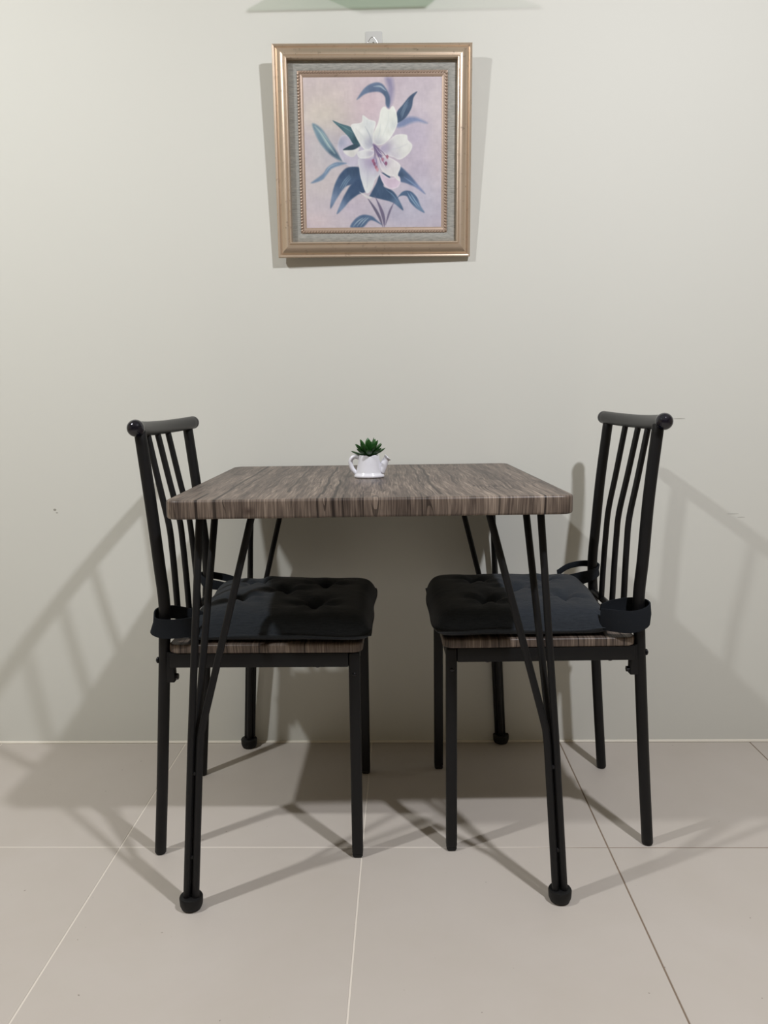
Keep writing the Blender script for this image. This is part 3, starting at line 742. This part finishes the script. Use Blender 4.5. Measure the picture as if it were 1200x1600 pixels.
# left chair cushion
cL = make_cushion('dark charcoal tufted cushion strapped to the left chair, rumpled towards its back', CL, RL, 1, 5, [(0.10, 0.06, 0.06, 0.012), (0.02, -0.06, 0.05, 0.006), (0.08, -0.12, 0.05, 0.006)], 0.030, 0.020)
ribbon([(0.100, 0.184, zc+.006, .85), (0.124, 0.199, zc+.005, .85), (0.150, 0.202, zc+.004, .85), (0.174, 0.197, zc+.004, .85), (0.189, 0.186, zc+.010, .75, .004), (0.186, 0.162, zc+.022, .6), (0.160, 0.150, zc+.024, .6), (0.125, 0.150, zc+.018, .6), (0.098, 0.154, zc+.012, .6)], 0.044, 0.0028, cL)
ribbon([(0.095, -0.180, zc+.006, .5), (0.120, -0.190, zc+.014, .45), (0.150, -0.194, zc+.020, .42), (0.176, -0.188, zc+.024, .45), (0.184, -0.172, zc+.022, .5), (0.168, -0.154, zc+.012, .6), (0.120, -0.148, zc+.004, .5)], 0.040, 0.0028, cL)
# ------------------------------------------------------------------ watering-can planter with succulent
pt = thing('potted_succulent', 'tiny green succulent in a white watering can shaped ceramic pot on the table', 'plant', (-0.0700, -0.350, 0.7500))
def can_body():
    bm = B(); n = 48
    prof = [(0.0, 0.0), (0.0295, 0.0), (0.0318, 0.0012), (0.0325, 0.0035), (0.0312, 0.0065), (0.0282, 0.0085), (0.0272, 0.012), (0.0250, 0.024), (0.0228, 0.038), (0.0214, 0.0465), (0.0208, 0.0480), (0.0196, 0.0478), (0.0188, 0.0460), (0.0190, 0.030), (0.0, 0.030)]
    rings = []
    for r, z in prof:
        if r == 0: rings.append([bm.verts.new((0, 0, z))]); continue
        ring = []
        for k in range(n):
            a = 2*PI*k/n; zz = z
            if z > 0.044:                        # dipped lip at the front
                dd = math.atan2(math.sin(a+PI/2), math.cos(a+PI/2)); zz -= 0.0030*math.exp(-((dd-0.1)/0.24)**2)
            ring.append(bm.verts.new((r*math.cos(a), r*math.sin(a)*0.86, zz)))
        rings.append(ring)
    for a, b in zip(rings, rings[1:]):
        for k in range(n):
            q = []
            for v in (a[k % len(a)], a[(k+1) % len(a)], b[(k+1) % len(b)], b[k % len(b)]):
                if v not in q: q.append(v)
            if len(q) > 2: bm.faces.new(q)
    return bm
pot = obj('pot', can_body(), M_ceramic, pt, auto=False)
obj('handle', tube(B(), catmull([(-0.0205, 0, 0.0425), (-0.028, 0, 0.0445), (-0.0355, 0, 0.0420), (-0.0392, 0, 0.0345), (-0.0380, 0, 0.0250), (-0.0345, 0, 0.0170), (-0.0290, 0, 0.0110), (-0.0255, 0, 0.0090)], 6), 0.0047, 14), M_ceramic, pot, auto=False)
bm = B()
tube(bm, catmull([(0.0235, 0, 0.0120), (0.0290, 0, 0.0225), (0.0335, 0, 0.0330), (0.0372, 0, 0.0400)], 6), [0.0100-0.0040*i/18 for i in range(19)], 18, 'flat')
obj('spout', bm, M_ceramic, pot, auto=False)
bm = B(); dr = Vector((0.70, 0, 0.72)).normalized(); c0 = Vector((0.0362, 0, 0.0388))
tube(bm, [c0, c0+dr*0.003, c0+dr*0.0050, c0+dr*0.0062], [0.0058, 0.0078, 0.0086, 0.0080], 20, 'flat')
obj('spout_rose', bm, M_ceramic, pot)
obj('soil', lathe(B(), [(0.0, 0.042), (0.010, 0.0415), (0.0186, 0.0400), (0.0184, 0.0365), (0, 0.0365)], 24), M_soil, pt)
def leaf_mesh(L, wd):
    bm = B(); rings = []; n = 10; S = 9
    for i in range(S+1):
        t = i/S
        wv = wd*(0.45+0.55*math.sin(PI*min(1, t*1.25)*0.5))*(1-max(0, (t-0.55)/0.45)**1.9)**0.9 if t < 1 else 0.0
        th = 0.30*wv+0.0003; bend = 0.10*L*t*t
        if i == S: rings.append([bm.verts.new((L, 0, bend))]); continue
        ring = []
        for k in range(n):
            a = 2*PI*k/n; yy = wv*math.cos(a); zz = th*math.sin(a)*(1.2 if math.sin(a) < 0 else 0.55)+0.22*abs(yy)
            ring.append(bm.verts.new((t*L, yy, bend+zz)))
        rings.append(ring)
    for a, b in zip(rings, rings[1:]):
        for k in range(n):
            q = [a[k], a[(k+1) % n]]+([b[(k+1) % n], b[k]] if len(b) > 1 else [b[0]])
            bm.faces.new(q)
    bm.faces.new(list(reversed(rings[0])))
    return bm
protos = [obj('leaf', leaf_mesh(0.036, 0.0072), M_leaf, pt), obj('leaf', leaf_mesh(0.036, 0.0076), M_leaf, pt), obj('leaf', leaf_mesh(0.036, 0.0072), M_leaf, pt)]
spec = []
for k, (az, el) in enumerate([(183, 14), (10, 24), (-38, 26), (-88, 20), (-135, 24), (60, 30), (120, 30)]): spec.append((0, az, el, 0.004))
for k, (az, el) in enumerate([(165, 36), (208, 36), (-60, 34), (-112, 38), (-18, 38), (28, 40), (80, 42), (130, 42)]): spec.append((1, az, el, 0.0035))
for k, (az, el) in enumerate([(150, 54), (50, 56), (-30, 52), (-150, 54), (-90, 58), (100, 66), (5, 70)]): spec.append((2, az, el, 0.0025))
used = set()
for pi_, az, el, r0 in spec:
    if pi_ not in used: o = protos[pi_]; used.add(pi_)
    else: o = protos[pi_].copy(); COL.objects.link(o); o.parent = pt
    a = math.radians(az)
    o.location = (r0*math.cos(a), r0*math.sin(a), 0.0455+0.0022*pi_)
    o.rotation_euler = (math.radians(random.uniform(-8, 8)), -math.radians(el+random.uniform(-2, 2)), a)
obj('stem', tube(B(), [(0, 0, 0.036), (0, 0, 0.042), (0, 0, 0.052)], 0.0032, 10), M_leaf, pt)
